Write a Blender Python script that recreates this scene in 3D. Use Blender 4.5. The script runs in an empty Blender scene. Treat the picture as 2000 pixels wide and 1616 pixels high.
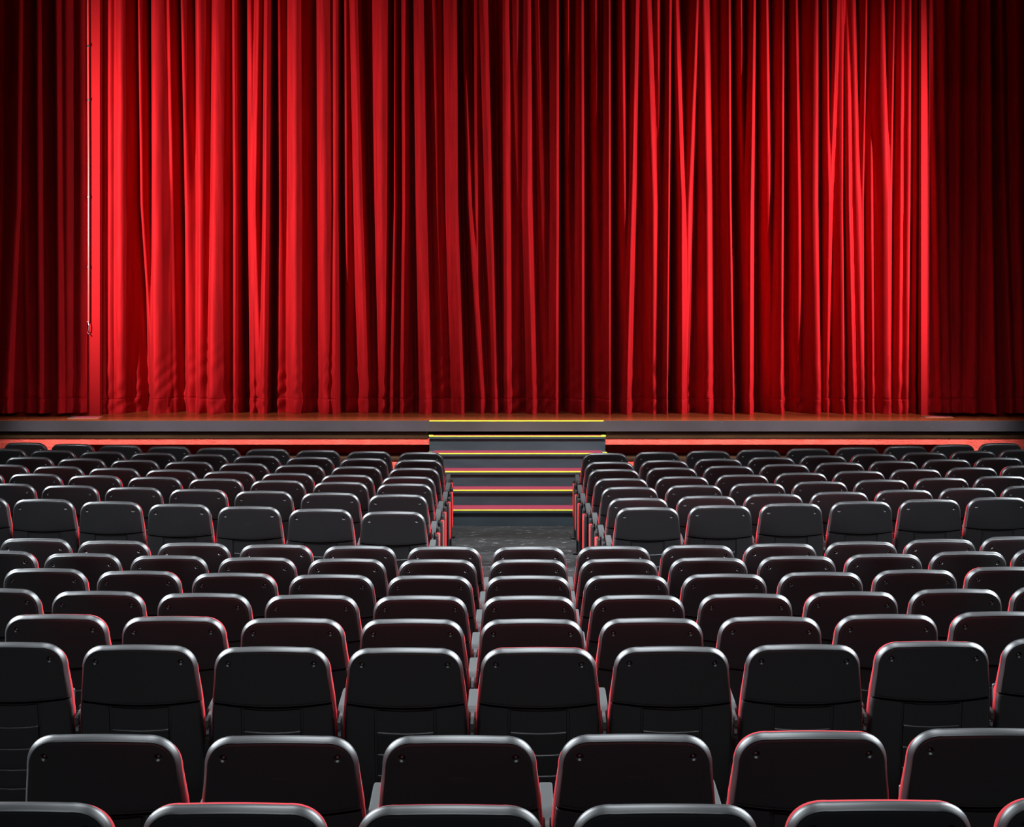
import bpy, bmesh, math, random
import numpy as np
from mathutils import Vector, Matrix

random.seed(7)
rng = np.random.default_rng(7)
S = bpy.context.scene
COL = S.collection

# ------------------------------------------------------------------ camera
F_PX = 3738.0          # focal length in pixels of the 2000 px wide frame
EYE = 2.806            # eye height above the floor in front of the stage
cam_data = bpy.data.cameras.new('camera')
cam = bpy.data.objects.new('camera', cam_data)
COL.objects.link(cam)
cam.location = (0, 0, EYE)
cam.rotation_euler = (math.pi / 2, 0, 0)
cam_data.sensor_fit = 'HORIZONTAL'
cam_data.sensor_width = 36
cam_data.lens = F_PX / 2000 * 36
cam_data.shift_y = -(808 - 500) / 2000
cam_data.clip_end = 200
S.camera = cam

# ------------------------------------------------------------------ world, lights, exposure
w = bpy.data.worlds.new('hall_dark')
S.world = w
w.use_nodes = True
w.node_tree.nodes['Background'].inputs[0].default_value = (0.7, 0.8, 1.0, 1)
w.node_tree.nodes['Background'].inputs[1].default_value = 0.002
S.view_settings.view_transform = 'Standard'
S.view_settings.look = 'None'
S.view_settings.exposure = 0.0
S.view_settings.gamma = 1.0
S.view_settings.use_curve_mapping = False


def look(o, target):
    d = Vector(target) - o.location
    o.rotation_euler = d.to_track_quat('-Z', 'Y').to_euler()


def area(name, loc, target, sx, sy, power, color=(1, 1, 1), spread=180):
    d = bpy.data.lights.new(name, 'AREA')
    d.shape = 'RECTANGLE'
    d.size, d.size_y = sx, sy
    d.spread = math.radians(spread)
    d.energy = power
    d.color = color
    o = bpy.data.objects.new(name, d)
    COL.objects.link(o)
    o.location = loc
    look(o, target)
    return o


def spot(name, loc, target, half_deg, power, color, radius=0.015):
    """profile spotlight with a soft-edged beam"""
    d = bpy.data.lights.new(name, 'SPOT')
    d.energy = power
    d.color = color
    d.spot_size = math.radians(half_deg * 2)
    d.spot_blend = 1.0
    d.shadow_soft_size = radius
    o = bpy.data.objects.new(name, d)
    COL.objects.link(o)
    o.location = loc
    look(o, target)
    return o


# unseen side lamps raking the curtain, cut off by the added blockers beside them
LAMP_L = (-6.10, 18.2, 3.35)
LAMP_R = (6.06, 18.0, 3.35)
LAMP_R2 = (7.2, 18.4, 3.35)
spot('spot_left', LAMP_L, (-4.2, 22.1, 3.5), 39, 3000, (1.0, 0.86, 0.78))
spot('spot_right', LAMP_R, (4.3, 22.1, 3.3), 36, 3500, (1.0, 0.84, 0.80))
spot('spot_right_far', LAMP_R2, (2.5, 22.1, 3.3), 33, 2650, (1.0, 0.84, 0.80))  # second right lamp, added to graze the middle folds
HALL = (0.86, 0.94, 1.0)
# lamp rows over the seats, tilted towards the rear of the hall
area('hall_light_left', (-7.6, 10.6, 6.2), (0, 8.6, 1.2), 1.0, 6, 1050, HALL, 92)
area('hall_light_right', (7.6, 10.6, 6.2), (0, 8.6, 1.2), 1.0, 6, 1050, HALL, 92)
area('hall_light_middle', (0, 9.0, 7.6), (0, 7.9, 0), 2.4, 7, 180, HALL, 60)
area('hall_light_left_front', (-7.6, 17.3, 6.2), (0, 14.6, 0.8), 1.0, 5, 680, HALL, 74)
area('hall_light_right_front', (7.6, 17.3, 6.2), (0, 14.6, 0.8), 1.0, 5, 680, HALL, 74)
area('hall_light_middle_front', (0, 17.0, 7.6), (0, 16.0, 0), 2.4, 9, 200, HALL, 56)
area('aisle_light', (0, 9.3, 7.6), (0, 13.6, 0.6), 10, 0.8, 110, HALL, 40)
area('rear_light', (0, 0.6, 8.6), (0, 7.0, 1.0), 7, 1.0, 130, HALL, 90)
area('stage_wash', (0, 12.6, 9.9), (0, 20.0, 3.5), 12, 4.4, 200, (1.0, 0.93, 0.88))
area('stage_front_wash', (0, 15.2, 8.9), (0, 21.3, 0.8), 17, 0.4, 300, (0.95, 0.97, 1.0), 28)  # added unseen source, brightens the stage front but not the curtain

# ------------------------------------------------------------------ helpers
MATS = {}


def mat(name, col, rough=0.5, spec=0.5, metal=0.0, sheen=0.0, coat=0.0, sheen_tint=(1, 1, 1)):
    m = bpy.data.materials.new(name)
    m.use_nodes = True
    b = m.node_tree.nodes['Principled BSDF']
    b.inputs['Base Color'].default_value = (*col, 1)
    b.inputs['Roughness'].default_value = rough
    b.inputs['Specular IOR Level'].default_value = spec
    b.inputs['Metallic'].default_value = metal
    b.inputs['Sheen Weight'].default_value = sheen
    b.inputs['Sheen Tint'].default_value = (*sheen_tint, 1)
    b.inputs['Coat Weight'].default_value = coat
    MATS[name] = m
    return m


def N(m, t, **kw):
    n = m.node_tree.nodes.new(t)
    for k, v in kw.items():
        if k in n.inputs:
            n.inputs[k].default_value = v
        else:
            setattr(n, k, v)
    return n


def L(m, a, b):
    m.node_tree.links.new(a, b)


def bsdf(m):
    return m.node_tree.nodes['Principled BSDF']


def coords(m, scale=(1, 1, 1)):
    tc = N(m, 'ShaderNodeTexCoord')
    mp = N(m, 'ShaderNodeMapping')
    mp.inputs['Scale'].default_value = scale
    L(m, tc.outputs['Object'], mp.inputs['Vector'])
    return mp.outputs['Vector']


def noise_color(m, c1, c2, scale, vec_scale=(1, 1, 1), detail=4, lo=0.35, hi=0.65):
    v = coords(m, vec_scale)
    n = N(m, 'ShaderNodeTexNoise')
    n.inputs['Scale'].default_value = scale
    n.inputs['Detail'].default_value = detail
    L(m, v, n.inputs['Vector'])
    r = N(m, 'ShaderNodeValToRGB')
    r.color_ramp.elements[0].position = lo
    r.color_ramp.elements[0].color = (*c1, 1)
    r.color_ramp.elements[1].position = hi
    r.color_ramp.elements[1].color = (*c2, 1)
    L(m, n.outputs['Fac'], r.inputs['Fac'])
    L(m, r.outputs['Color'], bsdf(m).inputs['Base Color'])
    return n, r


def bump(m, scale, strength, dist=0.002, vec_scale=(1, 1, 1), detail=3):
    v = coords(m, vec_scale)
    n = N(m, 'ShaderNodeTexNoise')
    n.inputs['Scale'].default_value = scale
    n.inputs['Detail'].default_value = detail
    L(m, v, n.inputs['Vector'])
    b = N(m, 'ShaderNodeBump')
    b.inputs['Strength'].default_value = strength
    b.inputs['Distance'].default_value = dist
    L(m, n.outputs['Fac'], b.inputs['Height'])
    L(m, b.outputs['Normal'], bsdf(m).inputs['Normal'])


def scratches(m, base_col_out, col, scale, vec_scale, lo, hi):
    """sparse pale scratch marks and specks mixed over a base colour"""
    v = coords(m, vec_scale)
    n = N(m, 'ShaderNodeTexNoise')
    n.inputs['Scale'].default_value = scale
    n.inputs['Detail'].default_value = 6
    n.inputs['Roughness'].default_value = 0.7
    L(m, v, n.inputs['Vector'])
    r = N(m, 'ShaderNodeValToRGB')
    r.color_ramp.elements[0].position = lo
    r.color_ramp.elements[1].position = hi
    L(m, n.outputs['Fac'], r.inputs['Fac'])
    mx = N(m, 'ShaderNodeMix', data_type='RGBA')
    L(m, r.outputs['Color'], mx.inputs[0])
    L(m, base_col_out, mx.inputs[6])
    mx.inputs[7].default_value = (*col, 1)
    L(m, mx.outputs[2], bsdf(m).inputs['Base Color'])
    return mx.outputs[2]


def link(name, me, m, parent=None):
    o = bpy.data.objects.new(name, me)
    if m is not None:
        me.materials.append(m)
    COL.objects.link(o)
    if parent is not None:
        o.parent = parent
    return o


def mesh_bm(name, bm, smooth=False, angle=None):
    bmesh.ops.recalc_face_normals(bm, faces=bm.faces)
    me = bpy.data.meshes.new(name)
    bm.to_mesh(me)
    bm.free()
    if smooth:
        me.polygons.foreach_set('use_smooth', [True] * len(me.polygons))
        if angle:
            me.set_sharp_from_angle(angle=math.radians(angle))
    return me


def empty(name, loc, rz=0.0):
    o = bpy.data.objects.new(name, None)
    o.empty_display_size = 0.1
    COL.objects.link(o)
    o.location = loc
    o.rotation_euler = (0, 0, rz)
    return o


def tag(o, label=None, cat=None, group=None, kind=None):
    if label:
        o['label'] = label
    if cat:
        o['category'] = cat
    if group:
        o['group'] = group
    if kind:
        o['kind'] = kind
    return o


def add_box(bm, x0, x1, y0, y1, z0, z1, bev=0.0, seg=2):
    vs = [bm.verts.new(p) for p in
          ((x0, y0, z0), (x1, y0, z0), (x1, y1, z0), (x0, y1, z0), (x0, y0, z1), (x1, y0, z1), (x1, y1, z1), (x0, y1, z1))]
    fs = [bm.faces.new([vs[i] for i in q]) for q in
          ((0, 3, 2, 1), (4, 5, 6, 7), (0, 1, 5, 4), (1, 2, 6, 5), (2, 3, 7, 6), (3, 0, 4, 7))]
    if bev:
        es = list({e for f in fs for e in f.edges})
        bmesh.ops.bevel(bm, geom=es, offset=bev, segments=seg, affect='EDGES', profile=0.5)


def box(name, x0, x1, y0, y1, z0, z1, m, parent=None, bev=0.0):
    bm = bmesh.new()
    add_box(bm, x0, x1, y0, y1, z0, z1, bev)
    return link(name, mesh_bm(name, bm, smooth=bool(bev), angle=40 if bev else None), m, parent)


def add_tube(bm, pts, r, seg=10):
    rings = []
    for i, p in enumerate(pts):
        p = Vector(p)
        a = Vector(pts[max(i - 1, 0)])
        b = Vector(pts[min(i + 1, len(pts) - 1)])
        t = (b - a).normalized()
        u = t.orthogonal().normalized() if abs(t.y) > 0.99 else t.cross(Vector((0, 1, 0))).normalized()
        v = t.cross(u)
        rr = r[i] if isinstance(r, (list, tuple)) else r
        rings.append([bm.verts.new(p + rr * (math.cos(k * 2 * math.pi / seg) * u + math.sin(k * 2 * math.pi / seg) * v)) for k in range(seg)])
    for a, b in zip(rings, rings[1:]):
        for k in range(seg):
            bm.faces.new((a[k], a[(k + 1) % seg], b[(k + 1) % seg], b[k]))
    bm.faces.new(rings[0])
    bm.faces.new(rings[-1])


# ------------------------------------------------------------------ materials
m_shell = mat('black_plastic', (0.010, 0.0095, 0.0105), 0.40, 0.5)
bump(m_shell, 900, 0.05, 0.0004)
m_slat = mat('black_plastic_slats', (0.010, 0.0095, 0.0105), 0.36, 0.5)
m_red = mat('red_seat_fabric', (0.30, 0.006, 0.011), 0.8, 0.2, sheen=0.08, sheen_tint=(1, 0.3, 0.35))
bump(m_red, 600, 0.3, 0.001)
m_arm = mat('grey_armrest_plastic', (0.026, 0.0275, 0.0275), 0.6, 0.2)
m_steel = mat('black_steel', (0.008, 0.008, 0.009), 0.45, 0.5)
m_bracket = mat('grey_bracket_metal', (0.12, 0.12, 0.125), 0.4, 0.5)
m_screw = mat('screw_metal', (0.35, 0.36, 0.37), 0.35, 0.5, metal=0.8)
m_endpanel = mat('red_end_panel', (0.72, 0.018, 0.018), 0.45, 0.4)

m_velvet = mat('red_velvet', (0.34, 0.004, 0.007), 0.75, 0.08, sheen=0.10, sheen_tint=(1.0, 0.10, 0.12))
noise_color(m_velvet, (0.26, 0.0045, 0.0075), (0.42, 0.008, 0.0125), 3.0, (6, 6, 0.5), 6, 0.3, 0.7)
bump(m_velvet, 160, 0.25, 0.002, (1, 1, 0.35), 4)
m_velvet_side = mat('side_curtain_velvet', (0.60, 0.007, 0.013), 0.72, 0.12, sheen=0.10, sheen_tint=(1.0, 0.12, 0.15))  # same fabric as the stage curtain, colour lighter to offset weaker light
noise_color(m_velvet_side, (0.34, 0.005, 0.010), (0.50, 0.008, 0.015), 3.0, (5, 5, 0.5), 6, 0.3, 0.7)
bump(m_velvet_side, 160, 0.2, 0.002, (1, 1, 0.35), 4)

m_floor = mat('dark_painted_floor', (0.055, 0.055, 0.055), 0.7, 0.15)
_n, _r = noise_color(m_floor, (0.008, 0.008, 0.008), (0.020, 0.020, 0.0195), 2.2, (1.2, 3.5, 1), 8, 0.3, 0.7)
scratches(m_floor, _r.outputs['Color'], (0.20, 0.20, 0.195), 9.0, (1.0, 2.2, 1), 0.60, 0.66)

m_wood = mat('stage_boards', (0.16, 0.040, 0.016), 0.22, 0.6)
_n, _r = noise_color(m_wood, (0.20, 0.042, 0.014), (0.34, 0.078, 0.024), 2.0, (0.7, 9, 1), 7, 0.3, 0.7)
scratches(m_wood, _r.outputs['Color'], (0.45, 0.24, 0.12), 14, (1.0, 4, 1), 0.70, 0.73)
m_fascia = mat('stage_edge_board', (0.060, 0.052, 0.058), 0.38, 0.5)
_n, _r = noise_color(m_fascia, (0.050, 0.042, 0.045), (0.075, 0.066, 0.076), 1.2, (1, 1, 1), 5, 0.35, 0.65)
scratches(m_fascia, _r.outputs['Color'], (0.30, 0.31, 0.33), 10, (1.6, 1, 1), 0.705, 0.74)
m_darkwood = mat('dark_brown_wood', (0.040, 0.018, 0.008), 0.35, 0.5)
_n, _r = noise_color(m_darkwood, (0.030, 0.013, 0.006), (0.060, 0.030, 0.012), 2, (1, 1, 8), 6, 0.3, 0.7)
scratches(m_darkwood, _r.outputs['Color'], (0.40, 0.30, 0.20), 12, (1.2, 1, 4), 0.68, 0.72)
m_stucco = mat('red_stucco', (0.88, 0.11, 0.08), 0.9, 0.1)
noise_color(m_stucco, (0.82, 0.10, 0.070), (0.92, 0.14, 0.10), 9, (1, 1, 1), 6, 0.3, 0.7)
bump(m_stucco, 38, 0.9, 0.012, (1, 1, 1.4), 6)
m_jamb = mat('red_painted_jamb', (0.30, 0.005, 0.008), 0.8, 0.10)
bump(m_jamb, 20, 0.2, 0.004)
m_black = mat('hall_black', (0.006, 0.006, 0.007), 0.9, 0.1)
m_stair = mat('blue_black_stair_paint', (0.016, 0.023, 0.029), 0.5, 0.4)
_n, _r = noise_color(m_stair, (0.022, 0.033, 0.041), (0.036, 0.050, 0.060), 2.5, (1, 1, 4), 6, 0.3, 0.7)
scratches(m_stair, _r.outputs['Color'], (0.14, 0.16, 0.17), 12, (1, 1, 2), 0.71, 0.75)
m_pink = mat('tread_red_reflection', (0.22, 0.018, 0.040), 0.55, 0.4)  # red curtain mirrored in the dark treads, put in as colour
m_yellow = mat('yellow_tape', (0.78, 0.72, 0.06), 0.5, 0.4)
m_pinkplate = mat('pink_pocket_lid', (0.62, 0.12, 0.20), 0.35, 0.5)
m_oak = mat('raw_wood_edge', (0.45, 0.20, 0.07), 0.6, 0.3)
m_rail = mat('red_painted_rail', (0.70, 0.05, 0.05), 0.3, 0.5)
m_chrome = mat('hook_metal', (0.75, 0.76, 0.78), 0.2, 0.5, metal=1.0)

# ------------------------------------------------------------------ the hall
# height of the raked floor along the middle line, and the way its contours bend with the rows
FT = [-6, 0, 4.54, 5.52, 7.37, 8.19, 9.04, 9.98, 10.85, 11.69, 13.46, 14.37, 15.25, 15.97, 16.83, 17.72, 18.93, 19.2, 30]
FZ = [1.6, 1.02, .634, .552, .430, .382, .334, .272, .219, .172, .170, .146, .124, .108, .088, .062, .004, 0, 0]


def shift(x):
    return 0.25 * (math.sqrt(x * x + 4) - 2)


def floor_z(x, y):
    return float(np.interp(y - shift(x), FT, FZ))


xs = np.linspace(-9, 9, 73)
ys = np.linspace(-4, 24, 225)
verts = [(x, y, floor_z(x, y)) for y in ys for x in xs]
nx = len(xs)
faces = [(j * nx + i, j * nx + i + 1, (j + 1) * nx + i + 1, (j + 1) * nx + i) for j in range(len(ys) - 1) for i in range(nx - 1)]
me = bpy.data.meshes.new('floor')
me.from_pydata(verts, [], faces)
me.polygons.foreach_set('use_smooth', [True] * len(me.polygons))
tag(link('floor', me, m_floor), kind='structure')

tag(box('wall_left', -9.3, -9.0, -4, 24.2, -0.5, 12, m_black), kind='structure')
tag(box('wall_right', 9.0, 9.3, -4, 24.2, -0.5, 12, m_black), kind='structure')
tag(box('wall_back', -9.3, 9.3, -4.3, -4.0, -0.5, 12, m_black), kind='structure')
tag(box('wall_front', -9.3, 9.3, 24.0, 24.3, -0.5, 12, m_black), kind='structure')
tag(box('ceiling', -9.3, 9.3, -4.3, 24.3, 12, 12.2, m_black), kind='structure')
tag(box('trim_1', -9.0, 9.0, 17.96, 18.04, 5.42, 12, m_black), kind='structure')      # unseen beam, added to shade the curtains from the stage washes

# unseen blockers, added to keep the side lamps off the side curtains
for nm, lamp, cut in (('light_blocker_left', LAMP_L, -4.855), ('light_blocker_right', LAMP_R, 4.776)):
    PY = 20.02
    ex = lamp[0] + (cut - lamp[0]) * (PY - lamp[1]) / (21.97 - lamp[1])
    tag(box(nm, min(ex, math.copysign(9, ex)), max(ex, math.copysign(9, ex)), PY, PY + 0.12, -0.05, 12, m_black), kind='structure')

# ------------------------------------------------------------------ stage
SZ = EYE - 1.828        # stage floor height
SY = 21.22              # stage front edge
box_stage = box('stage_platform', -8.9, 8.9, SY + 0.0, 23.9, SZ - 0.119, SZ - 0.002, m_fascia)
tag(box_stage, 'wide stage platform with dark grey front edge below the red curtains', 'stage')
link_top = box('stage_boards', -8.9, 8.9, SY + 0.012, 23.9, SZ - 0.004, SZ, m_wood, box_stage)
link_top['label'] = 'glossy brown wooden stage boards'

bm = bmesh.new()
add_box(bm, -8.9, -0.93, SY + 0.035, SY + 0.30, SZ - 0.200, SZ - 0.119)
add_box(bm, 1.045, 8.9, SY + 0.035, SY + 0.30, SZ - 0.200, SZ - 0.119)
add_box(bm, -0.93, 1.045, SY + 0.42, SY + 0.46, SZ - 0.200, SZ - 0.119)
strip = tag(link('trim_2', mesh_bm('trim_2', bm), m_darkwood), kind='structure')
# stucco front wall with a long low niche
NX0, NX1, NZ1, NZ0, WY = -4.785, 4.83, EYE - 2.098, EYE - 2.235, SY + 0.045
bm = bmesh.new()
add_box(bm, -8.9, 8.9, WY, SY + 0.30, NZ1, SZ - 0.200)
add_box(bm, -8.9, NX0, WY, SY + 0.30, -0.05, NZ1)
add_box(bm, NX1, 8.9, WY, SY + 0.30, -0.05, NZ1)
add_box(bm, NX0, NX1, SY + 0.44, SY + 0.55, -0.05, NZ1 + 0.05)
add_box(bm, NX0, NX1, WY, SY + 0.44, -0.05, NZ0 - 0.042)
tag(link('wall_stage', mesh_bm('wall_stage', bm), m_stucco), kind='structure')
tag(box('trim_3', NX0, NX1, WY - 0.012, SY + 0.44, NZ0 - 0.042, NZ0, m_darkwood, bev=0.004), kind='structure')

# ------------------------------------------------------------------ stairs
SX0, SX1 = -0.916, 1.035
stairs = empty('stage_stairs', (0.06, 20.5, 0))
tag(stairs, 'blue-black wooden stairs with yellow taped edges leading up to the stage', 'stairs')
NOSE = [(19.88, 2.643), (20.24, 2.480), (20.54, 2.317), (20.85, 2.154), (21.13, 1.991)]
ox, oy = stairs.location.x, stairs.location.y


def sbox(name, x0, x1, y0, y1, z0, z1, m, parent=None, bev=0.0, off=True):
    o = box(name, x0 - ox, x1 - ox, y0 - oy, y1 - oy, z0, z1, m, parent, bev)
    return o


for k, (ny, zb) in enumerate(NOSE):
    zt = EYE - zb
    yb = NOSE[k + 1][0] + 0.025 if k < 4 else 21.60
    zprev = EYE - NOSE[k - 1][1] if k else 0.0
    t = sbox('tread', SX0, SX1, ny, yb, zt - 0.034, zt, m_stair, stairs, 0.003)
    c = sbox('tread_reflection', SX0 + 0.05, SX1 - 0.05, ny + 0.030, yb - 0.004, zt + 0.0004, zt + 0.003, m_pink, t)  # thin pink sheet standing in for the curtain's reflection
    c['label'] = 'painted pink reflection of the curtain on the tread'
    bm = bmesh.new()
    add_box(bm, SX0 - ox, SX1 - ox, ny + 0.001 - oy, ny + 0.028 - oy, zt + 0.0004, zt + 0.0025)
    add_box(bm, SX0 - ox, SX1 - ox, ny - 0.0022 - oy, ny + 0.001 - oy, zt - 0.007, zt + 0.0025)
    if k >= 3:
        for xa, xb in ((SX0 - 0.004, SX0 + 0.045), (SX1 - 0.045, SX1 + 0.004)):
            add_box(bm, xa - ox, xb - ox, ny - 0.003 - oy, ny + 0.11 - oy, zt + 0.0026, zt + 0.0045)
    y_ = link('edge_tape', mesh_bm('edge_tape', bm), m_yellow, t)
    y_['label'] = 'yellow tape along the step edge'
    sbox('riser', SX0 + 0.004, SX1 - 0.004, ny + 0.022, ny + 0.045, zprev, zt - 0.034, m_stair, stairs)
for xa, xb in ((SX0 + 0.004, SX0 + 0.03), (SX1 - 0.03, SX1 - 0.004)):
    bm = bmesh.new()
    for k, (ny, zb) in enumerate(NOSE):
        yb = NOSE[k + 1][0] + 0.045 if k < 4 else 21.25
        add_box(bm, xa - ox, xb - ox, ny + 0.045 - oy, yb - oy, 0.0, EYE - zb - 0.034)
    link('side_panel', mesh_bm('side_panel', bm), m_stair, stairs)

bm = bmesh.new()
add_box(bm, SX0, SX1 - 0.02, SY - 0.0025, SY - 0.0004, SZ - 0.008, SZ + 0.0016)
add_box(bm, SX0, SX1 - 0.02, SY - 0.0004, SY + 0.03, SZ + 0.0002, SZ + 0.0016)
tag(link('edge_tape', mesh_bm('edge_tape', bm), m_yellow),
    'thin strip of yellow tape along the stage edge above the stairs', 'tape')

# floor pockets at both ends of the curtain opening
for sx, label in ((-1, 'pink-lidded floor pocket in the stage boards under the left side curtain'),
                  (1, 'pink-lidded floor pocket in the stage boards under the right side curtain')):
    xa, xb = (-4.985, -4.645) if sx < 0 else (4.665, 4.985)
    ya, yb = (21.45, 21.75) if sx < 0 else (21.60, 21.82)
    p = empty('floor_pocket', ((xa + xb) / 2, (ya + yb) / 2, SZ))
    tag(p, label, 'floor pocket', 'floor pockets at the ends of the curtain')
    cx, cy = p.location.x, p.location.y
    l_ = box('lid', xa + 0.05 - cx, xb - 0.012 - cx, ya + 0.012 - cy, yb - 0.04 - cy, 0.0005, 0.006, m_pinkplate, p)
    l_['label'] = 'pink lid'
    bm = bmesh.new()
    add_box(bm, xa - cx, xb - cx, ya - cy, ya + 0.012 - cy, 0.0003, 0.005)
    add_box(bm, xb - 0.012 - cx, xb - cx, ya + 0.012 - cy, yb - cy, 0.0003, 0.005)
    add_box(bm, xa - cx, xb - 0.012 - cx, yb - 0.03 - cy, yb - cy, 0.0003, 0.004)
    link('frame', mesh_bm('frame', bm), m_oak, p)
    box('hinge_strip', xa - cx, xa + 0.045 - cx, ya + 0.012 - cy, yb - 0.035 - cy, 0.0003, 0.005, m_bracket, p)

# proscenium jambs either side of the main curtain (chamfered red edges)
for i, s in ((4, -1), (5, 1)):
    pts = [(-4.846, 21.97), (-4.735, 21.985), (-4.735, 22.55), (-8.9, 22.55), (-8.9, 21.97)]
    if s > 0:
        pts = [(4.800, 21.97), (4.700, 21.985), (4.700, 22.55), (8.9, 22.55), (8.9, 21.97)]
    bm = bmesh.new()
    lo = [bm.verts.new((x, y, SZ)) for x, y in pts]
    hi = [bm.verts.new((x, y, 11.9)) for x, y in pts]
    bm.faces.new(lo)
    bm.faces.new(hi)
    for k in range(5):
        bm.faces.new((lo[k], lo[(k + 1) % 5], hi[(k + 1) % 5], hi[k]))
    tag(link('trim_%d' % i, mesh_bm('trim_%d' % i, bm), m_jamb), kind='structure')

# ------------------------------------------------------------------ curtains
DC = 22.2
GAIN = 1.45


def fold_field(Xpx, Ypx, ridges, grooves, fall):
    """depth of the folds (metres towards the hall) over a grid given by frame columns / rows"""
    H = np.zeros((len(Ypx), len(Xpx)))
    x4 = sorted(r[1] for r in ridges)
    for r in ridges:
        x0, x1, x2, a0, a1, a2 = r[:6]
        gl = min([r[1] - q for q in x4 if q < r[1]] or [40])
        gr = min([q - r[1] for q in x4 if q > r[1]] or [40])
        wl = r[6] if len(r) > 6 and r[6] else min(max(0.72 * gl, 11), 44)
        wr = r[7] if len(r) > 7 and r[7] else min(max(0.62 * gr, 10), 30)
        if r[1] > 1000 and fall:         # in the right half the folds fall away to the left in longer slopes
            wl = min(wl * 1.15, 0.9 * gl + 4)
        yy = np.array([0, 400, 770])
        c = np.interp(Ypx, yy, [x0, x1, x2])
        A = np.interp(Ypx, yy, [a0, a1, a2])
        t = Xpx[None, :] - c[:, None]
        u = np.where(t < 0, -t / wl, t / wr)
        b = np.where(u < 1, np.cos(np.clip(u, 0, 1) * np.pi / 2) ** 1.6, 0)
        h = A[:, None] * b
        H = np.maximum(H, h) + 0.12 * np.minimum(H, h)
    for g in grooves:
        x0, x1, x2, d0, d1, d2, wd = g
        c = np.interp(Ypx, [0, 400, 770], [x0, x1, x2])
        A = np.interp(Ypx, [0, 400, 770], [d0, d1, d2])
        t = (Xpx[None, :] - c[:, None]) / wd
        H -= A[:, None] * np.exp(-t * t)
    return H


def curtain(name, px0, px1, D, ridges, grooves, m, label, cat, seed, step=1.35, namp=1.0, rnd=0.017):
    rg = np.random.default_rng(seed)
    Xpx = np.arange(px0, px1 + step, step)
    Ypx = np.concatenate([np.linspace(-70, 560, 64), np.linspace(570, 770, 42)[0:], np.linspace(773, 779, 4)])
    Yhem = np.linspace(779, 808.2, 14)
    def build(Y):
        H = fold_field(Xpx, Y, ridges, grooves, name == 'stage_curtain')
        # fine running lines of the pile and soft secondary folds
        for wl_, am in ((46, 0.022), (21, 0.011), (11, 0.0055), (6, 0.0022)):
            k = int((px1 - px0) / wl_) + 4
            A0, A1, A2 = rgA[wl_]
            xs_ = np.linspace(px0 - wl_, px1 + wl_, k)
            t0 = np.interp(Xpx, xs_, A0)
            t1 = np.interp(Xpx, xs_, A1)
            t2 = np.interp(Xpx, xs_, A2)
            f = np.clip((Y + 70) / 860, 0, 1)[:, None]
            H = H + namp * am * (t0[None] * (1 - f) * (1 - f) + 2 * t1[None] * f * (1 - f) + t2[None] * f * f)
        # crumpled cloth near the hem
        g = np.clip((Y - 640) / 140, 0, 1) ** 1.5
        zz = (Y[:, None] / 17.0)
        xx = (Xpx[None, :] / 9.0)
        cr = np.sin(xx * 1.3 + 2.1 * np.sin(zz * 0.7 + xx * 0.21) + zz * 1.1) * np.sin(zz * 1.7 + xx * 0.43 + 1.5 * np.sin(xx * 0.37))
        H = H + rnd * g[:, None] * cr
        return H
    rgA = {}
    for wl_ in (46, 21, 11, 6):
        k = int((px1 - px0) / wl_) + 4
        rgA[wl_] = [rg.uniform(-1, 1, k) for _ in range(3)]
    k3 = np.array([0.25, 0.5, 0.25])

    def grid(Y, extra=0.0, hem=False):
        H = build(Y)
        H = np.apply_along_axis(lambda r: np.convolve(np.pad(r, 1, mode='edge'), k3, 'valid'), 1, H)
        if hem:
            H = H + 0.006
            H[0] -= 0.012
            H = H + 0.006 * np.sin(Xpx[None, :] / 3.7 + np.sin(Xpx[None, :] / 13.0) * 3) * np.linspace(0, 1, len(Y))[:, None]
        else:
            d = np.clip((Y - 776.5) / 2.5, 0, 1)
            H = H - 0.008 * d[:, None]
        X = (Xpx - 1000) * D / F_PX
        Z = EYE - (Y - 500) * D / F_PX
        Z = np.maximum(Z, SZ + 0.001)
        v = np.empty((len(Y), len(Xpx), 3))
        v[:, :, 0] = X[None]
        v[:, :, 1] = D + 0.22 - H * GAIN
        v[:, :, 2] = Z[:, None]
        nxx = len(Xpx)
        j, i = np.meshgrid(np.arange(len(Y) - 1), np.arange(nxx - 1), indexing='ij')
        a = (j * nxx + i).ravel()
        f = np.stack([a, a + nxx, a + nxx + 1, a + 1], 1)
        me = bpy.data.meshes.new(name)
        me.from_pydata(v.reshape(-1, 3).tolist(), [], f.tolist())
        me.polygons.foreach_set('use_smooth', [True] * len(me.polygons))
        return me
    o = link(name, grid(Ypx), m)
    tag(o, label, cat)
    h = link('hem', grid(Yhem, hem=True), m, o)
    return o


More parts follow.
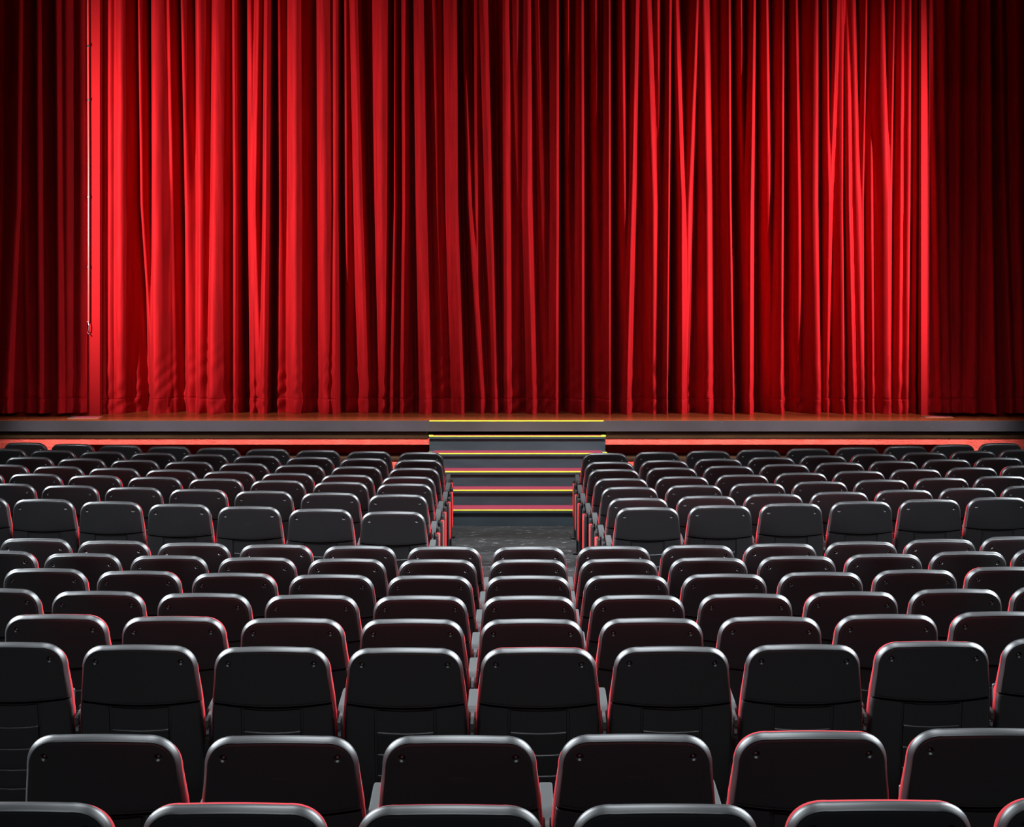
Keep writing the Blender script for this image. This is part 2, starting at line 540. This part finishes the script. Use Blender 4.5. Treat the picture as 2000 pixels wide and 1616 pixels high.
A = .26
MAIN = [
    # x at top, middle, bottom ; depth at top, middle, bottom ; optional left / right reach (frame pixels at the curtain)
    (203, 203, 203, .19, .19, .19, 8, 24), (217, 217, 216, .19, .19, .18, 14, 22), (240, 238, 236, .22, .22, .21, 30, 22),
    (274, 278, 300, .22, .21, .12, 12, 18), (304, 304, 306, .20, .22, .22, 22, 38),
    (329, 332, 334, .16, .06, .04, 6, 16),
    (355, 360, 366, .20, .08, .05, 10, 20), (386, 390, 390, .16, .16, .15, 13, 26),
    (420, 418, 414, .10, .17, .20, 16, 44), (457, 461, 458, .16, .16, .15, 14, 12),
    (487, 492, 494, .09, .10, .10), (505, 499, 505, .14, .16, .10, 18, 12), (524, 521, 516, .20, .22, .20, 18, 11),
    (541, 543, 541, .12, .10, .06), (577, 578, 578, .17, .19, .18, 26, 26),
    (630, 632, 636, .18, .20, .22, 22, 30), (656, 655, 656, .14, .14, .22, 20, 11),
    (673, 674, 675, .12, .10, .08), (693, 703, 714, .16, .16, .14, 22, 14),
    (746, 746, 748, .17, .18, .17, 26, 22), (770, 770, 763, .13, .17, .20, 7, 8),
    (790, 791, 786, .16, .16, .16, 12, 14), (816, 823, 832, .18, .22, .24, 22, 22),
    (848, 853, 862, .12, .14, .14), (888, 891, 903, .22, .24, .26, 34, 8),
    (903, 916, 940, .12, .18, .20, 7, 16), (931, 931, 934, .16, .16, .08, 12, 14),
    (945, 957, 971, .20, .20, .19, 22, 11), (986, 988, 990, .13, .18, .20, 13, 22),
    (1010, 1012, 1012, .15, .12, .10, 20, 14), (1031, 1031, 1040, .18, .22, .22, 24, 18),
    (1051, 1061, 1066, .17, .16, .12, 18, 18), (1089, 1090, 1089, .23, .24, .26, 34, 7),
    (1108, 1110, 1116, .18, .16, .10, 12, 16), (1137, 1138, 1138, .22, .24, .26, 30, 8),
    (1163, 1168, 1172, .17, .14, .10, 24, 16), (1190, 1190, 1190, .23, .25, .27, 30, 7),
    (1214, 1219, 1222, .20, .18, .10, 14, 16), (1242, 1234, 1224, .20, .22, .24, 24, 16),
    (1265, 1277, 1277, .17, .20, .20, 20, 20), (1284, 1290, 1295, .17, .12, .12, 14, 16),
    (1311, 1307, 1302, .24, .25, .27, 24, 7), (1318, 1330, 1330, .16, .22, .24, 9, 20),
    (1360, 1346, 1344, .18, .16, .06, 20, 18), (1376, 1382, 1384, .22, .22, .22, 24, 20),
    (1401, 1404, 1406, .13, .10, .06), (1423, 1424, 1430, .24, .26, .27, 24, 11),
    (1445, 1452, 1460, .20, .10, .06, 9, 13), (1471, 1464, 1462, .22, .24, .25, 24, 17),
    (1495, 1504, 1508, .21, .13, .10, 18, 14), (1529, 1526, 1523, .24, .26, .27, 28, 12),
    (1552, 1560, 1566, .22, .16, .05, 13, 14), (1592, 1590, 1596, .24, .25, .26, 32, 18),
    (1612, 1616, 1620, .22, .20, .06, 10, 13), (1632, 1620, 1616, .22, .18, .06, 20, 16),
    (1647, 1643, 1646, .20, .22, .24, 22, 9), (1655, 1655, 1664, .12, .22, .24, 10, 20),
    (1666, 1674, 1682, .20, .22, .22, 20, 15), (1690, 1684, 1684, .22, .22, .24, 20, 11),
    (1704, 1702, 1704, .02, .16, .18, 9, 12), (1720, 1730, 1732, .24, .25, .24, 24, 16),
    (1744, 1738, 1738, .22, .20, .16, 13, 14), (1760, 1757, 1754, .20, .22, .22, 12, 14),
    (1775, 1772, 1768, .24, .25, .25, 20, 16), (1789, 1788, 1786, .23, .23, .20, 12, 9),
]
GROOVES = [
    (259, 263, 276, .12, .14, .14, 8), (286, 292, 296, .12, .05, .0, 5),
    (343, 347, 352, .14, .14, .08, 7), (446, 447, 450, .06, .06, .08, 5), (471, 470, 476, .16, .16, .14, 6),
    (533, 534, 530, .16, .18, .16, 5), (611, 611, 612, .05, .06, .04, 6), (666, 666, 668, .12, .16, .12, 4),
    (705, 720, 735, .07, .08, .06, 8), (765, 764, 758, .08, .10, .08, 5), (802, 806, 811, .08, .06, .10, 5),
    (898, 903, 914, .10, .14, .12, 6), (967, 972, 974, .06, .14, .06, 6), (1098, 1098, 1096, .12, .14, .12, 6),
    (1149, 1150, 1150, .12, .14, .14, 7), (1201, 1201, 1201, .12, .14, .14, 6), (1313, 1313, 1311, .08, .12, .14, 5),
    (1437, 1440, 1444, .12, .12, .12, 8), (1484, 1485, 1485, .10, .12, .10, 7), (1541, 1543, 1546, .12, .12, .12, 8),
    (1603, 1605, 1609, .12, .10, .08, 5), (1648.5, 1649, 1655, .06, .08, .10, 3), (1706, 1694, 1694, .10, .10, .12, 7),
    (1752, 1747, 1745, .10, .05, .02, 4), (1782, 1781, 1778, .06, .08, .08, 4), (1796, 1796, 1797, .12, .12, .12, 4),
]
curtain('stage_curtain', 190, 1806, DC, MAIN, GROOVES, m_velvet,
        'bright red velvet stage curtain hanging in long folds across the lit stage', 'curtain', 3)

LEFT = [(-30, -30, -30, .10, .10, .12), (36, 31, 14, .12, .12, .14, 40, 16), (44, 46, 56, .03, .10, .12, 20, 16), (71, 73, 78, .13, .13, .14, 22, 18),
        (103, 105, 110, .15, .16, .17, 12, 24), (125, 126, 128, .09, .09, .09, 16, 20), (152, 152, 152, .06, .06, .07, 22, 14)]
LG = [(98, 100, 102, .08, .10, .12, 8), (57, 58, 60, .05, .05, .04, 7)]
curtain('side_curtain', -60, 162, 21.74, LEFT, LG, m_velvet_side,
        'shaded red side curtain hanging left of the lit stage curtain', 'curtain', 11, namp=0.45, rnd=0.008)
RIGHT = [(1826, 1834, 1840, .05, .07, .08, 8, 18), (1847, 1851, 1856, .10, .09, .08, 22, 16), (1877, 1876, 1876, .13, .12, .08, 24, 20),
         (1908, 1908, 1904, .14, .14, .12, 26, 24), (1935, 1939, 1946, .17, .17, .18, 30, 7), (1956, 1964, 1976, .12, .12, .13, 10, 22), (1990, 1992, 2000, .08, .1, .1),
         (2035, 2035, 2035, .12, .12, .12)]
RG = [(1945, 1948, 1953, .10, .12, .13, 6)]
curtain('side_curtain', 1822, 2060, 21.74, RIGHT, RG, m_velvet_side,
        'shaded red side curtain hanging right of the lit stage curtain', 'curtain', 12, namp=0.45, rnd=0.008)

# thin guide rails between side curtains and jambs
RX, RY = -4.852, 21.93
rail = empty('guide_rail', (RX, RY, 1.93))
tag(rail, 'thin red vertical rail with clips beside the left side curtain', 'rail', 'guide rails at the curtain edges')
bm = bmesh.new()
add_tube(bm, [(0, 0, 0.12), (0, 0, 2.0), (-.012, 0, 4.6)], 0.011)
link('pole', mesh_bm('pole', bm, True, 50), m_rail, rail)
for zc in (0.75, 1.55, 2.66, 3.28):
    bm = bmesh.new()
    add_box(bm, -0.013, 0.013, -0.013, 0.03, zc - 0.012, zc + 0.012, 0.003)
    link('clip', mesh_bm('clip', bm), m_steel, rail)
bm = bmesh.new()
add_tube(bm, [(-0.02, -0.01, 0.125), (0.0, -0.016, 0.12), (0.008, -0.016, 0.07), (0.002, -0.016, 0.02), (-0.012, -0.014, 0.0), (0.0, -0.016, -0.012), (0.012, -0.016, -0.03)],
         [0.005, 0.006, 0.006, 0.007, 0.005, 0.007, 0.004])
h = link('pull_hook', mesh_bm('pull_hook', bm, True, 60), m_chrome, rail)
h['label'] = 'shiny metal hook at the rail end'
rail2 = empty('guide_rail', (4.788, 21.97, 5.03))
tag(rail2, 'short thin red rail high beside the right side curtain', 'rail', 'guide rails at the curtain edges')
bm = bmesh.new()
add_tube(bm, [(0, 0, 0), (0, 0, 1.2)], 0.006)
link('pole', mesh_bm('pole', bm, True, 50), m_rail, rail2)
bm = bmesh.new()
add_box(bm, -0.009, 0.03, -0.01, 0.03, 0.25, 0.27, 0.003)
link('clip', mesh_bm('clip', bm), m_steel, rail2)

# ------------------------------------------------------------------ theatre seat
TOP, TAU = 0.852, math.radians(11)
BOW = 0.50


def bp(x, v, n):
    """point on the backrest: x across, v down from its top edge, n forward of its rear face"""
    n = n + BOW * x * x
    return (x, v * math.sin(TAU) + n * math.cos(TAU), TOP - v * math.cos(TAU) + n * math.sin(TAU))


def outline(bottom_v, bottom_w, side, crease=0.0, grow=0.0, nb=10):
    """closed outline (x, v), clockwise from the top centre"""
    half = []
    for i in range(6):
        x = 0.125 * i / 5
        half.append((x, 0.006 * (x / 0.125) ** 2))
    for i in range(1, 15):
        a = math.pi / 2 * i / 14
        half.append((0.125 + 0.101 * math.sin(a) ** 0.92, 0.006 + 0.104 * (1 - math.cos(a) ** 0.92)))
    half += side
    bot = [(bottom_w * (1 - i / nb), bottom_v + crease * (1 - (1 - i / nb) ** 2)) for i in range(nb + 1)]
    half += bot
    pts = half + [(-x, v) for x, v in reversed(half[1:-1])]
    out = []
    for p in pts:
        if not out or math.dist(p, out[-1]) > 1e-5:
            out.append(p)
    return out


def inset(pts, d):
    n = len(pts)
    res = []
    for i in range(n):
        p0, p1, p2 = Vector(pts[i - 1]), Vector(pts[i]), Vector(pts[(i + 1) % n])
        e1 = (p1 - p0).normalized()
        e2 = (p2 - p1).normalized()
        n1 = Vector((-e1.y, e1.x))
        n2 = Vector((-e2.y, e2.x))
        b = (n1 + n2)
        b = b / max(b.length_squared / 2, 0.3)
        res.append(tuple(p1 + b * d))
    return res


def slab(bm, pts, rings, shrink=(0.85, 0.7, 0.55, 0.4, 0.25, 0.1), cap_back=True):
    """rounded plate: rings of (inset, n) from the hall-facing rim inwards"""
    prev = None
    first = None
    cv = sum(p[1] for p in pts) / len(pts)
    last = None
    for d, n in rings:
        q = inset(pts, d) if d else pts
        ring = [bm.verts.new(bp(x, v, n)) for x, v in q]
        if prev:
            for i in range(len(ring)):
                j = (i + 1) % len(ring)
                bm.faces.new((prev[i], prev[j], ring[j], ring[i]))
        else:
            first = ring
        prev, last = ring, (q, n)
    q, n = last
    for s in shrink:
        ring = [bm.verts.new(bp(x * s, cv + (v - cv) * s, n)) for x, v in q]
        for i in range(len(ring)):
            j = (i + 1) % len(ring)
            bm.faces.new((prev[i], prev[j], ring[j], ring[i]))
        prev = ring
    bm.faces.new(prev)
    if cap_back:
        bm.faces.new(first)


def check_orient(pts):
    s = sum(pts[i][0] * pts[(i + 1) % len(pts)][1] - pts[(i + 1) % len(pts)][0] * pts[i][1] for i in range(len(pts)))
    return pts if s > 0 else list(reversed(pts))


SCREWS = [(-0.166, 0.066), (0.166, 0.066)]
# --- upper back shell, with two screw recesses cut into it
pts = check_orient(outline(0.240, 0.2375, [(0.229, 0.145), (0.2335, 0.19)], 0.009))
bm = bmesh.new()
slab(bm, pts, [(0.004, .034), (0.0, .030), (0.0, .0225), (.0008, .0190), (.0028, .0142), (.0060, .0078), (.0088, .0030), (.0106, .0012), (.0125, .0017), (.0148, .0016), (.0168, .0004), (.0200, .0),
               (.035, 0), (.06, 0)])
me_shell = mesh_bm('back_shell', bm, True, 50)
tmp = link('back_shell_cut', me_shell, m_shell)
cutters = []
for sx, sv in SCREWS:
    bm = bmesh.new()
    c = Vector(bp(sx, sv, 0))
    nrm = (Vector(bp(sx, sv, 0.02)) - c).normalized()
    t1 = (Vector(bp(sx + 0.002, sv, 0)) - c).normalized()
    t2 = nrm.cross(t1)
    prof = [(0.0145, -0.002), (0.0125, 0.0), (0.0074, 0.0050), (0.0064, 0.012)]
    rr = []
    for r_, d_ in prof:
        rr.append([bm.verts.new(c + nrm * d_ + r_ * (math.cos(a * math.pi / 9) * t1 + math.sin(a * math.pi / 9) * t2)) for a in range(18)])
    for a_, b_ in zip(rr, rr[1:]):
        for k in range(18):
            bm.faces.new((a_[k], a_[(k + 1) % 18], b_[(k + 1) % 18], b_[k]))
    bm.faces.new(rr[0])
    bm.faces.new(rr[-1])
    co = link('recess_cutter', mesh_bm('recess_cutter', bm), None)
    cutters.append(co)
    md = tmp.modifiers.new('recess', 'BOOLEAN')
    md.object = co
    md.operation = 'DIFFERENCE'
    md.solver = 'EXACT'
bpy.context.view_layer.update()
me_cut = bpy.data.meshes.new_from_object(tmp.evaluated_get(bpy.context.evaluated_depsgraph_get()))
me_cut.name = 'back_shell'
for o in cutters + [tmp]:
    bpy.data.objects.remove(o)
if not me_cut.materials:
    me_cut.materials.append(m_shell)
me_cut.polygons.foreach_set('use_smooth', [True] * len(me_cut.polygons))
me_cut.set_sharp_from_angle(angle=math.radians(35))

# --- lower back shell: side wings and the recess for the slats
PW = 0.112
colx = [(-1, .030), (-1, .020), (-.985, .0105), (-.96, .0065), (-.93, .005), (-.8, .005), (-.62, .005)]
XS = []
for s, n in colx:
    XS.append((s * 0.241, n))
XS += [(-PW - .010, .005), (-PW - .0085, .012), (-PW - .002, .014), (-PW + .004, .014), (-0.06, .014), (-0.02, .014)]
XS = XS + [(-x, n) for x, n in reversed(XS)]
VS = [0.2395, 0.2435, 0.2455, 0.28, 0.33, 0.40, 0.48, 0.56, 0.63, 0.665, 0.685]
bm = bmesh.new()
rows_ = []
for k, v in enumerate(VS):
    wsc = [.97, .973, .976, .992, .992, 1.004, 1.0, .99, .975, .955, .935, .90][k]
    row = []
    for x, n in XS:
        # the top follows the curved seam under the upper shell
        seam = 0.009 * (1 - (x / 0.2375) ** 2) * max(0, 1 - (v - 0.2395) / 0.09)
        xx = x * wsc if abs(x) > PW + .02 else x
        nn = n + (0.012 if k == 0 else 0) + (max(0, v - 0.64) * 0.4)
        row.append(bm.verts.new(bp(xx, v + seam, nn)))
    rows_.append(row)
for a_, b_ in zip(rows_, rows_[1:]):
    for i in range(len(a_) - 1):
        bm.faces.new((a_[i], a_[i + 1], b_[i + 1], b_[i]))
me_lower = mesh_bm('lower_shell', bm, True, 30)
for p in me_lower.polygons:
    pass
# --- slatted panel: each slat steps out below the one above, its ledge facing up
bm = bmesh.new()
prof = [(0.2475, .009)]
v = 0.2475
for step_ in (0.096, 0.094, 0.088, 0.080):
    v += step_
    prof += [(v - .0045, .0085), (v - .0038, .0048), (v - .0020, .0019), (v + .0010, .0004), (v + .0060, .0010)]
prof += [(0.684, .009)]
colp = [-PW, -PW + .003, -PW + .02, -.06, 0, .06, PW - .02, PW - .003, PW]
rows_ = []
for vv, n in prof:
    seam = 0.009 * max(0, 1 - (vv - 0.2475) / 0.14)
    row = []
    for i, x in enumerate(colp):
        e = .010 if i in (0, len(colp) - 1) else 0
        row.append(bm.verts.new(bp(x, vv + seam * (1 - (x / .2375) ** 2) + 0.004 * (1 - (x / PW) ** 2), n + e)))
    rows_.append(row)
for a_, b_ in zip(rows_, rows_[1:]):
    for i in range(len(a_) - 1):
        bm.faces.new((a_[i], a_[i + 1], b_[i + 1], b_[i]))
me_slat = mesh_bm('slat_panel', bm, True, 55)


def fix_rear(me):
    """open sheets: make the rear (hall) side the front of every face"""
    tot = sum(p.normal.y * p.area for p in me.polygons)
    if tot > 0:
        me.flip_normals()


fix_rear(me_lower)
fix_rear(me_slat)
# --- screw heads sitting in the recesses
me_screws = []
for sx, sv in SCREWS:
    bm = bmesh.new()
    c = Vector(bp(sx, sv, 0.0118))
    nrm = (Vector(bp(sx, sv, 0.02)) - Vector(bp(sx, sv, 0))).normalized()
    t1 = nrm.orthogonal().normalized()
    t2 = nrm.cross(t1)
    rr = []
    for r_, d_ in ((0.0058, 0.0), (0.0056, -0.002), (0.0042, -0.0038), (0.0018, -0.0044)):
        rr.append([bm.verts.new(c + nrm * d_ + r_ * (math.cos(a * math.pi / 6) * t1 + math.sin(a * math.pi / 6) * t2)) for a in range(12)])
    for a_, b_ in zip(rr, rr[1:]):
        for k in range(12):
            bm.faces.new((a_[k], a_[(k + 1) % 12], b_[(k + 1) % 12], b_[k]))
    bm.faces.new(rr[0])
    bm.faces.new(rr[-1])
    me_screws.append(mesh_bm('screw', bm, True, 45))

# --- red back cushion in front of the shell
pts = check_orient(outline(0.455, 0.225, [(0.2305, 0.145), (0.2385, 0.21), (0.2445, 0.29), (0.2465, 0.36), (0.243, 0.42)], 0.0))
pts = [(x * .985, v + .0155 * max(0, 1 - v / .25)) for x, v in pts]
bm = bmesh.new()
slab(bm, pts, [(.006, .029), (.0, .031), (-.0035, .038), (-.0045, .048), (-.001, .062), (.008, .074), (.022, .082), (.045, .087), (.07, .089)])
me_cush = mesh_bm('back_cushion', bm, True, 60)


# --- tipped-up seat: red cushion and black pan
def pad(w, h, y0, y1, z0, lean, r):
    bm = bmesh.new()
    add_box(bm, -w / 2, w / 2, y0, y1, z0, z0 + h, r, 4)
    for v_ in bm.verts:
        v_.co.y += (v_.co.z - z0) * math.tan(lean)
    return mesh_bm('pad', bm, True, 60)


me_seat = pad(0.424, 0.315, 0.200, 0.265, 0.315, math.radians(2), 0.028)
me_seat.name = 'seat_cushion'
me_pan = pad(0.416, 0.295, 0.2655, 0.285, 0.325, math.radians(2), 0.008)
me_pan.name = 'seat_pan'


# --- armrest: grey wedge plate rising towards the front, rounded nose
def arm_mesh(xc):
    bm = bmesh.new()
    w2 = 0.021
    prof_y = [(0.075, .549), (0.082, .556), (0.195, .5656), (0.215, .5674), (0.30, .5745), (0.475, .590), (0.505, .589), (0.522, .582), (0.530, .568)]
    wid = [.30, .34, .34, 1, 1, 1, .98, .86, .6]
    top, bot = [], []
    for (y, z), k in zip(prof_y, wid):
        top.append([bm.verts.new((xc + s * w2 * k, y, z - (0.004 if abs(s) == 1 else 0))) for s in (-1, -.82, .82, 1)])
        bot.append([bm.verts.new((xc + s * w2 * k, y, z - 0.026)) for s in (-1, 1)])
    for i in range(len(top) - 1):
        for j in range(3):
            bm.faces.new((top[i][j], top[i][j + 1], top[i + 1][j + 1], top[i + 1][j]))
        bm.faces.new((bot[i][0], bot[i + 1][0], bot[i + 1][1], bot[i][1]))
        bm.faces.new((top[i][0], top[i + 1][0], bot[i + 1][0], bot[i][0]))
        bm.faces.new((top[i][3], bot[i][1], bot[i + 1][1], top[i + 1][3]))
    bm.faces.new((top[0][0], top[0][1], top[0][2], top[0][3], bot[0][1], bot[0][0]))
    bm.faces.new((top[-1][3], top[-1][2], top[-1][1], top[-1][0], bot[-1][0], bot[-1][1]))
    return mesh_bm('armrest', bm, True, 35)


# --- standard carrying the armrest: black block, post and foot
def leg_mesh(xc):
    bm = bmesh.new()
    # black support block under the armrest, deeper at its rear
    for hw, pr in ((.008, [(0.10, .527), (0.20, .537), (0.20, .470), (0.10, .470)]),
                   (.016, [(0.215, .5392), (0.50, .562), (0.50, .545), (0.34, .505), (0.215, .470)])):
        q = len(pr)
        lo = [bm.verts.new((xc - hw, y, z)) for y, z in pr]
        hi = [bm.verts.new((xc + hw, y, z)) for y, z in pr]
        bm.faces.new(lo)
        bm.faces.new(hi)
        for k in range(q):
            bm.faces.new((lo[k], lo[(k + 1) % q], hi[(k + 1) % q], hi[k]))
    add_box(bm, xc - .014, xc + .014, 0.215, 0.32, 0.012, 0.49, 0.004)
    add_box(bm, xc - .022, xc + .022, 0.12, 0.40, 0.0, 0.014, 0.004)
    return mesh_bm('leg', bm, True, 35)


def bracket_mesh(xc):
    bm = bmesh.new()
    add_box(bm, xc - .006, xc + .006, 0.088, 0.0995, 0.492, 0.516, 0.002)
    return mesh_bm('bracket', bm)


def standard_mesh(xc, s):
    """black end standard behind the red end panel"""
    bm = bmesh.new()
    a, b = sorted((xc + s * .0195, xc + s * .044))
    add_box(bm, a, b, 0.105, 0.230, 0.0145, 0.53, 0.006)
    add_box(bm, a, b, 0.460, 0.575, 0.30, 0.535, 0.006)
    add_box(bm, a, xc + s * .075 if s > 0 else b, 0.10, 0.42, 0.0, 0.0142, 0.003) if s > 0 else add_box(bm, xc + s * .075, b, 0.10, 0.42, 0.0, 0.0142, 0.003)
    return mesh_bm('end_standard', bm, True, 35)


def panel_mesh(xc, s):
    bm = bmesh.new()
    pr = []
    y0, y1, z0, z1, r = 0.235, 0.455, 0.185, 0.505, 0.06
    pr += [(y0, z1 - .02), (y0, z0 + r)]
    pr += [(y0 + r - r * math.cos(a * math.pi / 12), z0 + r - r * math.sin(a * math.pi / 12)) for a in range(1, 7)]
    pr += [(y1 - r + r * math.sin(a * math.pi / 12), z0 + r - r * math.cos(a * math.pi / 12)) for a in range(0, 7)]
    pr += [(y1, z1), (y0 + .05, z1)]
    xa, xb = xc + s * 0.0195, xc + s * 0.047
    layers = []
    for x, d in ((xa, 0.004), (xa + s * .004, 0), (xb - s * .008, 0), (xb, .008)):
        cy_, cz_ = (y0 + y1) / 2, (z0 + z1) / 2
        layers.append([bm.verts.new((x, y + (cy_ - y) * d * 5, z + (cz_ - z) * d * 5)) for y, z in pr])
    for a_, b_ in zip(layers, layers[1:]):
        for k in range(len(pr)):
            j = (k + 1) % len(pr)
            bm.faces.new((a_[k], a_[j], b_[j], b_[k]))
    bm.faces.new(layers[0])
    bm.faces.new(layers[-1])
    return mesh_bm('end_panel', bm, True, 40)


me_seam_cache = {}


def arm_set(P):
    """armrest / leg / bracket meshes for one seat pitch"""
    if P not in me_seam_cache:
        d = {}
        for s in (-1, 1):
            d[s] = (arm_mesh(s * P / 2), leg_mesh(s * P / 2), bracket_mesh(s * P / 2), panel_mesh(s * P / 2, s), standard_mesh(s * P / 2, s))
            for me_, m_ in zip(d[s], (m_arm, m_steel, m_bracket, m_endpanel, m_steel)):
                me_.materials.append(m_)
        me_seam_cache[P] = d
    return me_seam_cache[P]


# the first seat of the kind, with its parts; all others are copies of it
proto = empty('theatre_seat', (0, 0, 0))
PARTS = []


def part(name, me, m, parent=proto, label=None):
    o = link(name, me, m, parent) if not me.materials else link(name, me, None, parent)
    if label:
        o['label'] = label
    PARTS.append(o)
    return o


part('back_shell', me_cut, m_shell)
part('lower_shell', me_lower, m_shell)
part('slat_panel', me_slat, m_slat, label='black slatted lower back panel')
for me_ in me_screws:
    part('screw', me_, m_screw, label='small metal screw in a recess')
part('back_cushion', me_cush, m_red, label='red back cushion edge')
part('seat_cushion', me_seat, m_red, label='red tipped-up seat cushion')
part('seat_pan', me_pan, m_shell)


def raw_part(name, me, parent, label=None):
    o = bpy.data.objects.new(name, me)
    COL.objects.link(o)
    o.parent = parent
    if label:
        o['label'] = label
    return o


ORD = ['', 'first', 'second', 'third', 'fourth', 'fifth', 'sixth', 'seventh', 'eighth', 'ninth', 'tenth', 'eleventh', 'twelfth', 'thirteenth', 'fourteenth', 'fifteenth']
# rows: distance on the middle line, slope, curvature, seat-top depth below the eye, first seat x, seats, pitch
ROWS = {
    'F1L': (18.66, -0.2480, 0, 1.947, -5.079, 9), 'F1R': (18.51, 0.2646, 0, 1.942, 0.916, 9),
    'F2L': (17.42, -0.2796, 0, 1.888, -4.493, 8), 'F2R': (17.13, 0.3141, 0, 1.872, 0.892, 8),
    'F3L': (16.50, -0.2778, 0, 1.858, -4.488, 8), 'F3R': (16.36, 0.2883, 0, 1.851, 0.889, 8),
    'F4L': (15.70, -0.2664, 0, 1.839, -3.987, 7), 'F4R': (15.52, 0.2804, 0, 1.829, 0.904, 7),
    'F5L': (15.12, -0.2308, 0, 1.839, -4.009, 7), 'F5R': (14.81, 0.2504, 0, 1.812, 0.928, 7),
    'F6L': (14.25, -0.2278, 0, 1.816, -3.487, 6), 'F6R': (13.95, 0.2513, 0, 1.788, 0.940, 6),
    'F7L': (13.08, -0.2603, 0, 1.767, -3.432, 6), 'F7R': (13.31, 0.2181, 0, 1.780, 0.962, 6),
    'R1': (11.66, 0.0064, 0.0369, 1.774, -2.994, 13), 'R2': (10.90, 0.0125, 0.0331, 1.727, -2.498, 11),
    'R3': (10.03, 0.0056, 0.0316, 1.674, -2.505, 10), 'R4': (9.08, 0.0131, 0.0285, 1.607, -1.995, 9),
    'R5': (8.25, 0.0164, 0.0226, 1.565, -1.992, 9), 'R6': (7.40, 0.0203, 0.0251, 1.519, -1.456, 7),
    'R7': (5.56, 0.0334, 0.012, 1.394, -1.195, 5), 'R8': (4.56, 0.0147, 0.012, 1.312, -0.669, 4),
}
GROUP = 'folding theatre seats in rows facing the stage'
first_used = False
rnd = random.Random(5)
for rn, (D0, sl, cu, zt, X0, n) in ROWS.items():
    P = 0.538 if rn[0] == 'F' else 0.52

    def yat(x):
        return D0 + sl * x + cu * x * x

    def adv(x, s):
        m_ = sl + 2 * cu * x
        xm = x + s * .5 * P / math.hypot(1, m_)
        m_ = sl + 2 * cu * xm
        return x + s * P / math.hypot(1, m_)
    seats = [X0]
    for _ in range(n - 1):
        seats.append(adv(seats[-1], 1))

    def seen(x):
        px_l = 1000 + F_PX * (x - 0.235) / yat(x)
        px_r = 1000 + F_PX * (x + 0.240) / yat(x)
        return px_r > 5 and px_l < 1995
    if not rn.endswith('R'):
        while seen(adv(seats[0], -1)):
            seats.insert(0, adv(seats[0], -1))
    if not rn.endswith('L'):
        while seen(adv(seats[-1], 1)):
            seats.append(adv(seats[-1], 1))
    rno = int(rn[1])
    for i, x in enumerate(seats):
        y = yat(x)
        if not first_used:
            root = proto
            first_used = True
            kids = PARTS
        else:
            root = proto.copy()
            COL.objects.link(root)
            kids = []
            for c in PARTS:
                d = c.copy()
                COL.objects.link(d)
                d.parent = root
                kids.append(d)
        root.location = (x, y, floor_z(x, y))
        root.rotation_euler = (0, 0, rnd.uniform(-.004, .004))      # all seats face straight to the stage
        for k_ in kids:
            if k_.name.startswith('back_cushion'):
                k_.location = (rnd.uniform(-.002, .002), 0, rnd.choice((-.010, -.008, -.006, -.004, -.001, .002)))
        mats = arm_set(0.52)
        # one armrest between each two seats, carried by the seat standing further back from the stage
        if rn.endswith('L'):
            sides = [1] + ([-1] if i == 0 else [])
        elif rn[0] == 'F':
            sides = [-1] + ([1] if i == len(seats) - 1 else [])
        else:
            mid = min(k_ for k_, x_ in enumerate(seats) if x_ >= -0.05)
            sides = ([1] if i < mid else []) + ([-1] if i > mid or i == 0 else []) + ([1] if i == len(seats) - 1 and i >= mid else [])
        for s in sides:
            aisle = (rn.endswith('L') and i == len(seats) - 1 and s == 1) or (rn.endswith('R') and rn[0] == 'F' and i == 0 and s == -1)
            raw_part('armrest', mats[s][0], root, 'grey armrest plate')
            lg = raw_part('leg', mats[s][1], root)
            raw_part('bracket', mats[s][2], lg)
            if aisle:
                raw_part('end_panel', mats[s][3], root, 'red panel on the aisle end')
                raw_part('end_standard', mats[s][4], root)
        # which seat it is
        if rn[0] == 'F':
            blk = 'left' if rn.endswith('L') else 'right'
            k = len(seats) - i if blk == 'left' else i + 1
            rw = 'front row by stage' if rno == 1 else '%s row from stage' % ORD[rno]
            pos = 'at the aisle' if k == 1 else '%s from aisle' % ORD[k]
            label = 'black-backed red theatre seat, %s, %s, %s of the stairs' % (pos, rw, blk)
        else:
            if rno == 8:
                rw = 'nearest row at bottom edge'
            elif rno == 7:
                rw = 'second nearest row'
            elif rno == 1:
                rw = 'first row behind the cross aisle'
            else:
                rw = '%s row behind the cross aisle' % ORD[rno]
            label = 'black-backed red theatre seat, %s visible from left, %s' % (ORD[i + 1], rw)
        tag(root, label, 'seat', GROUP)
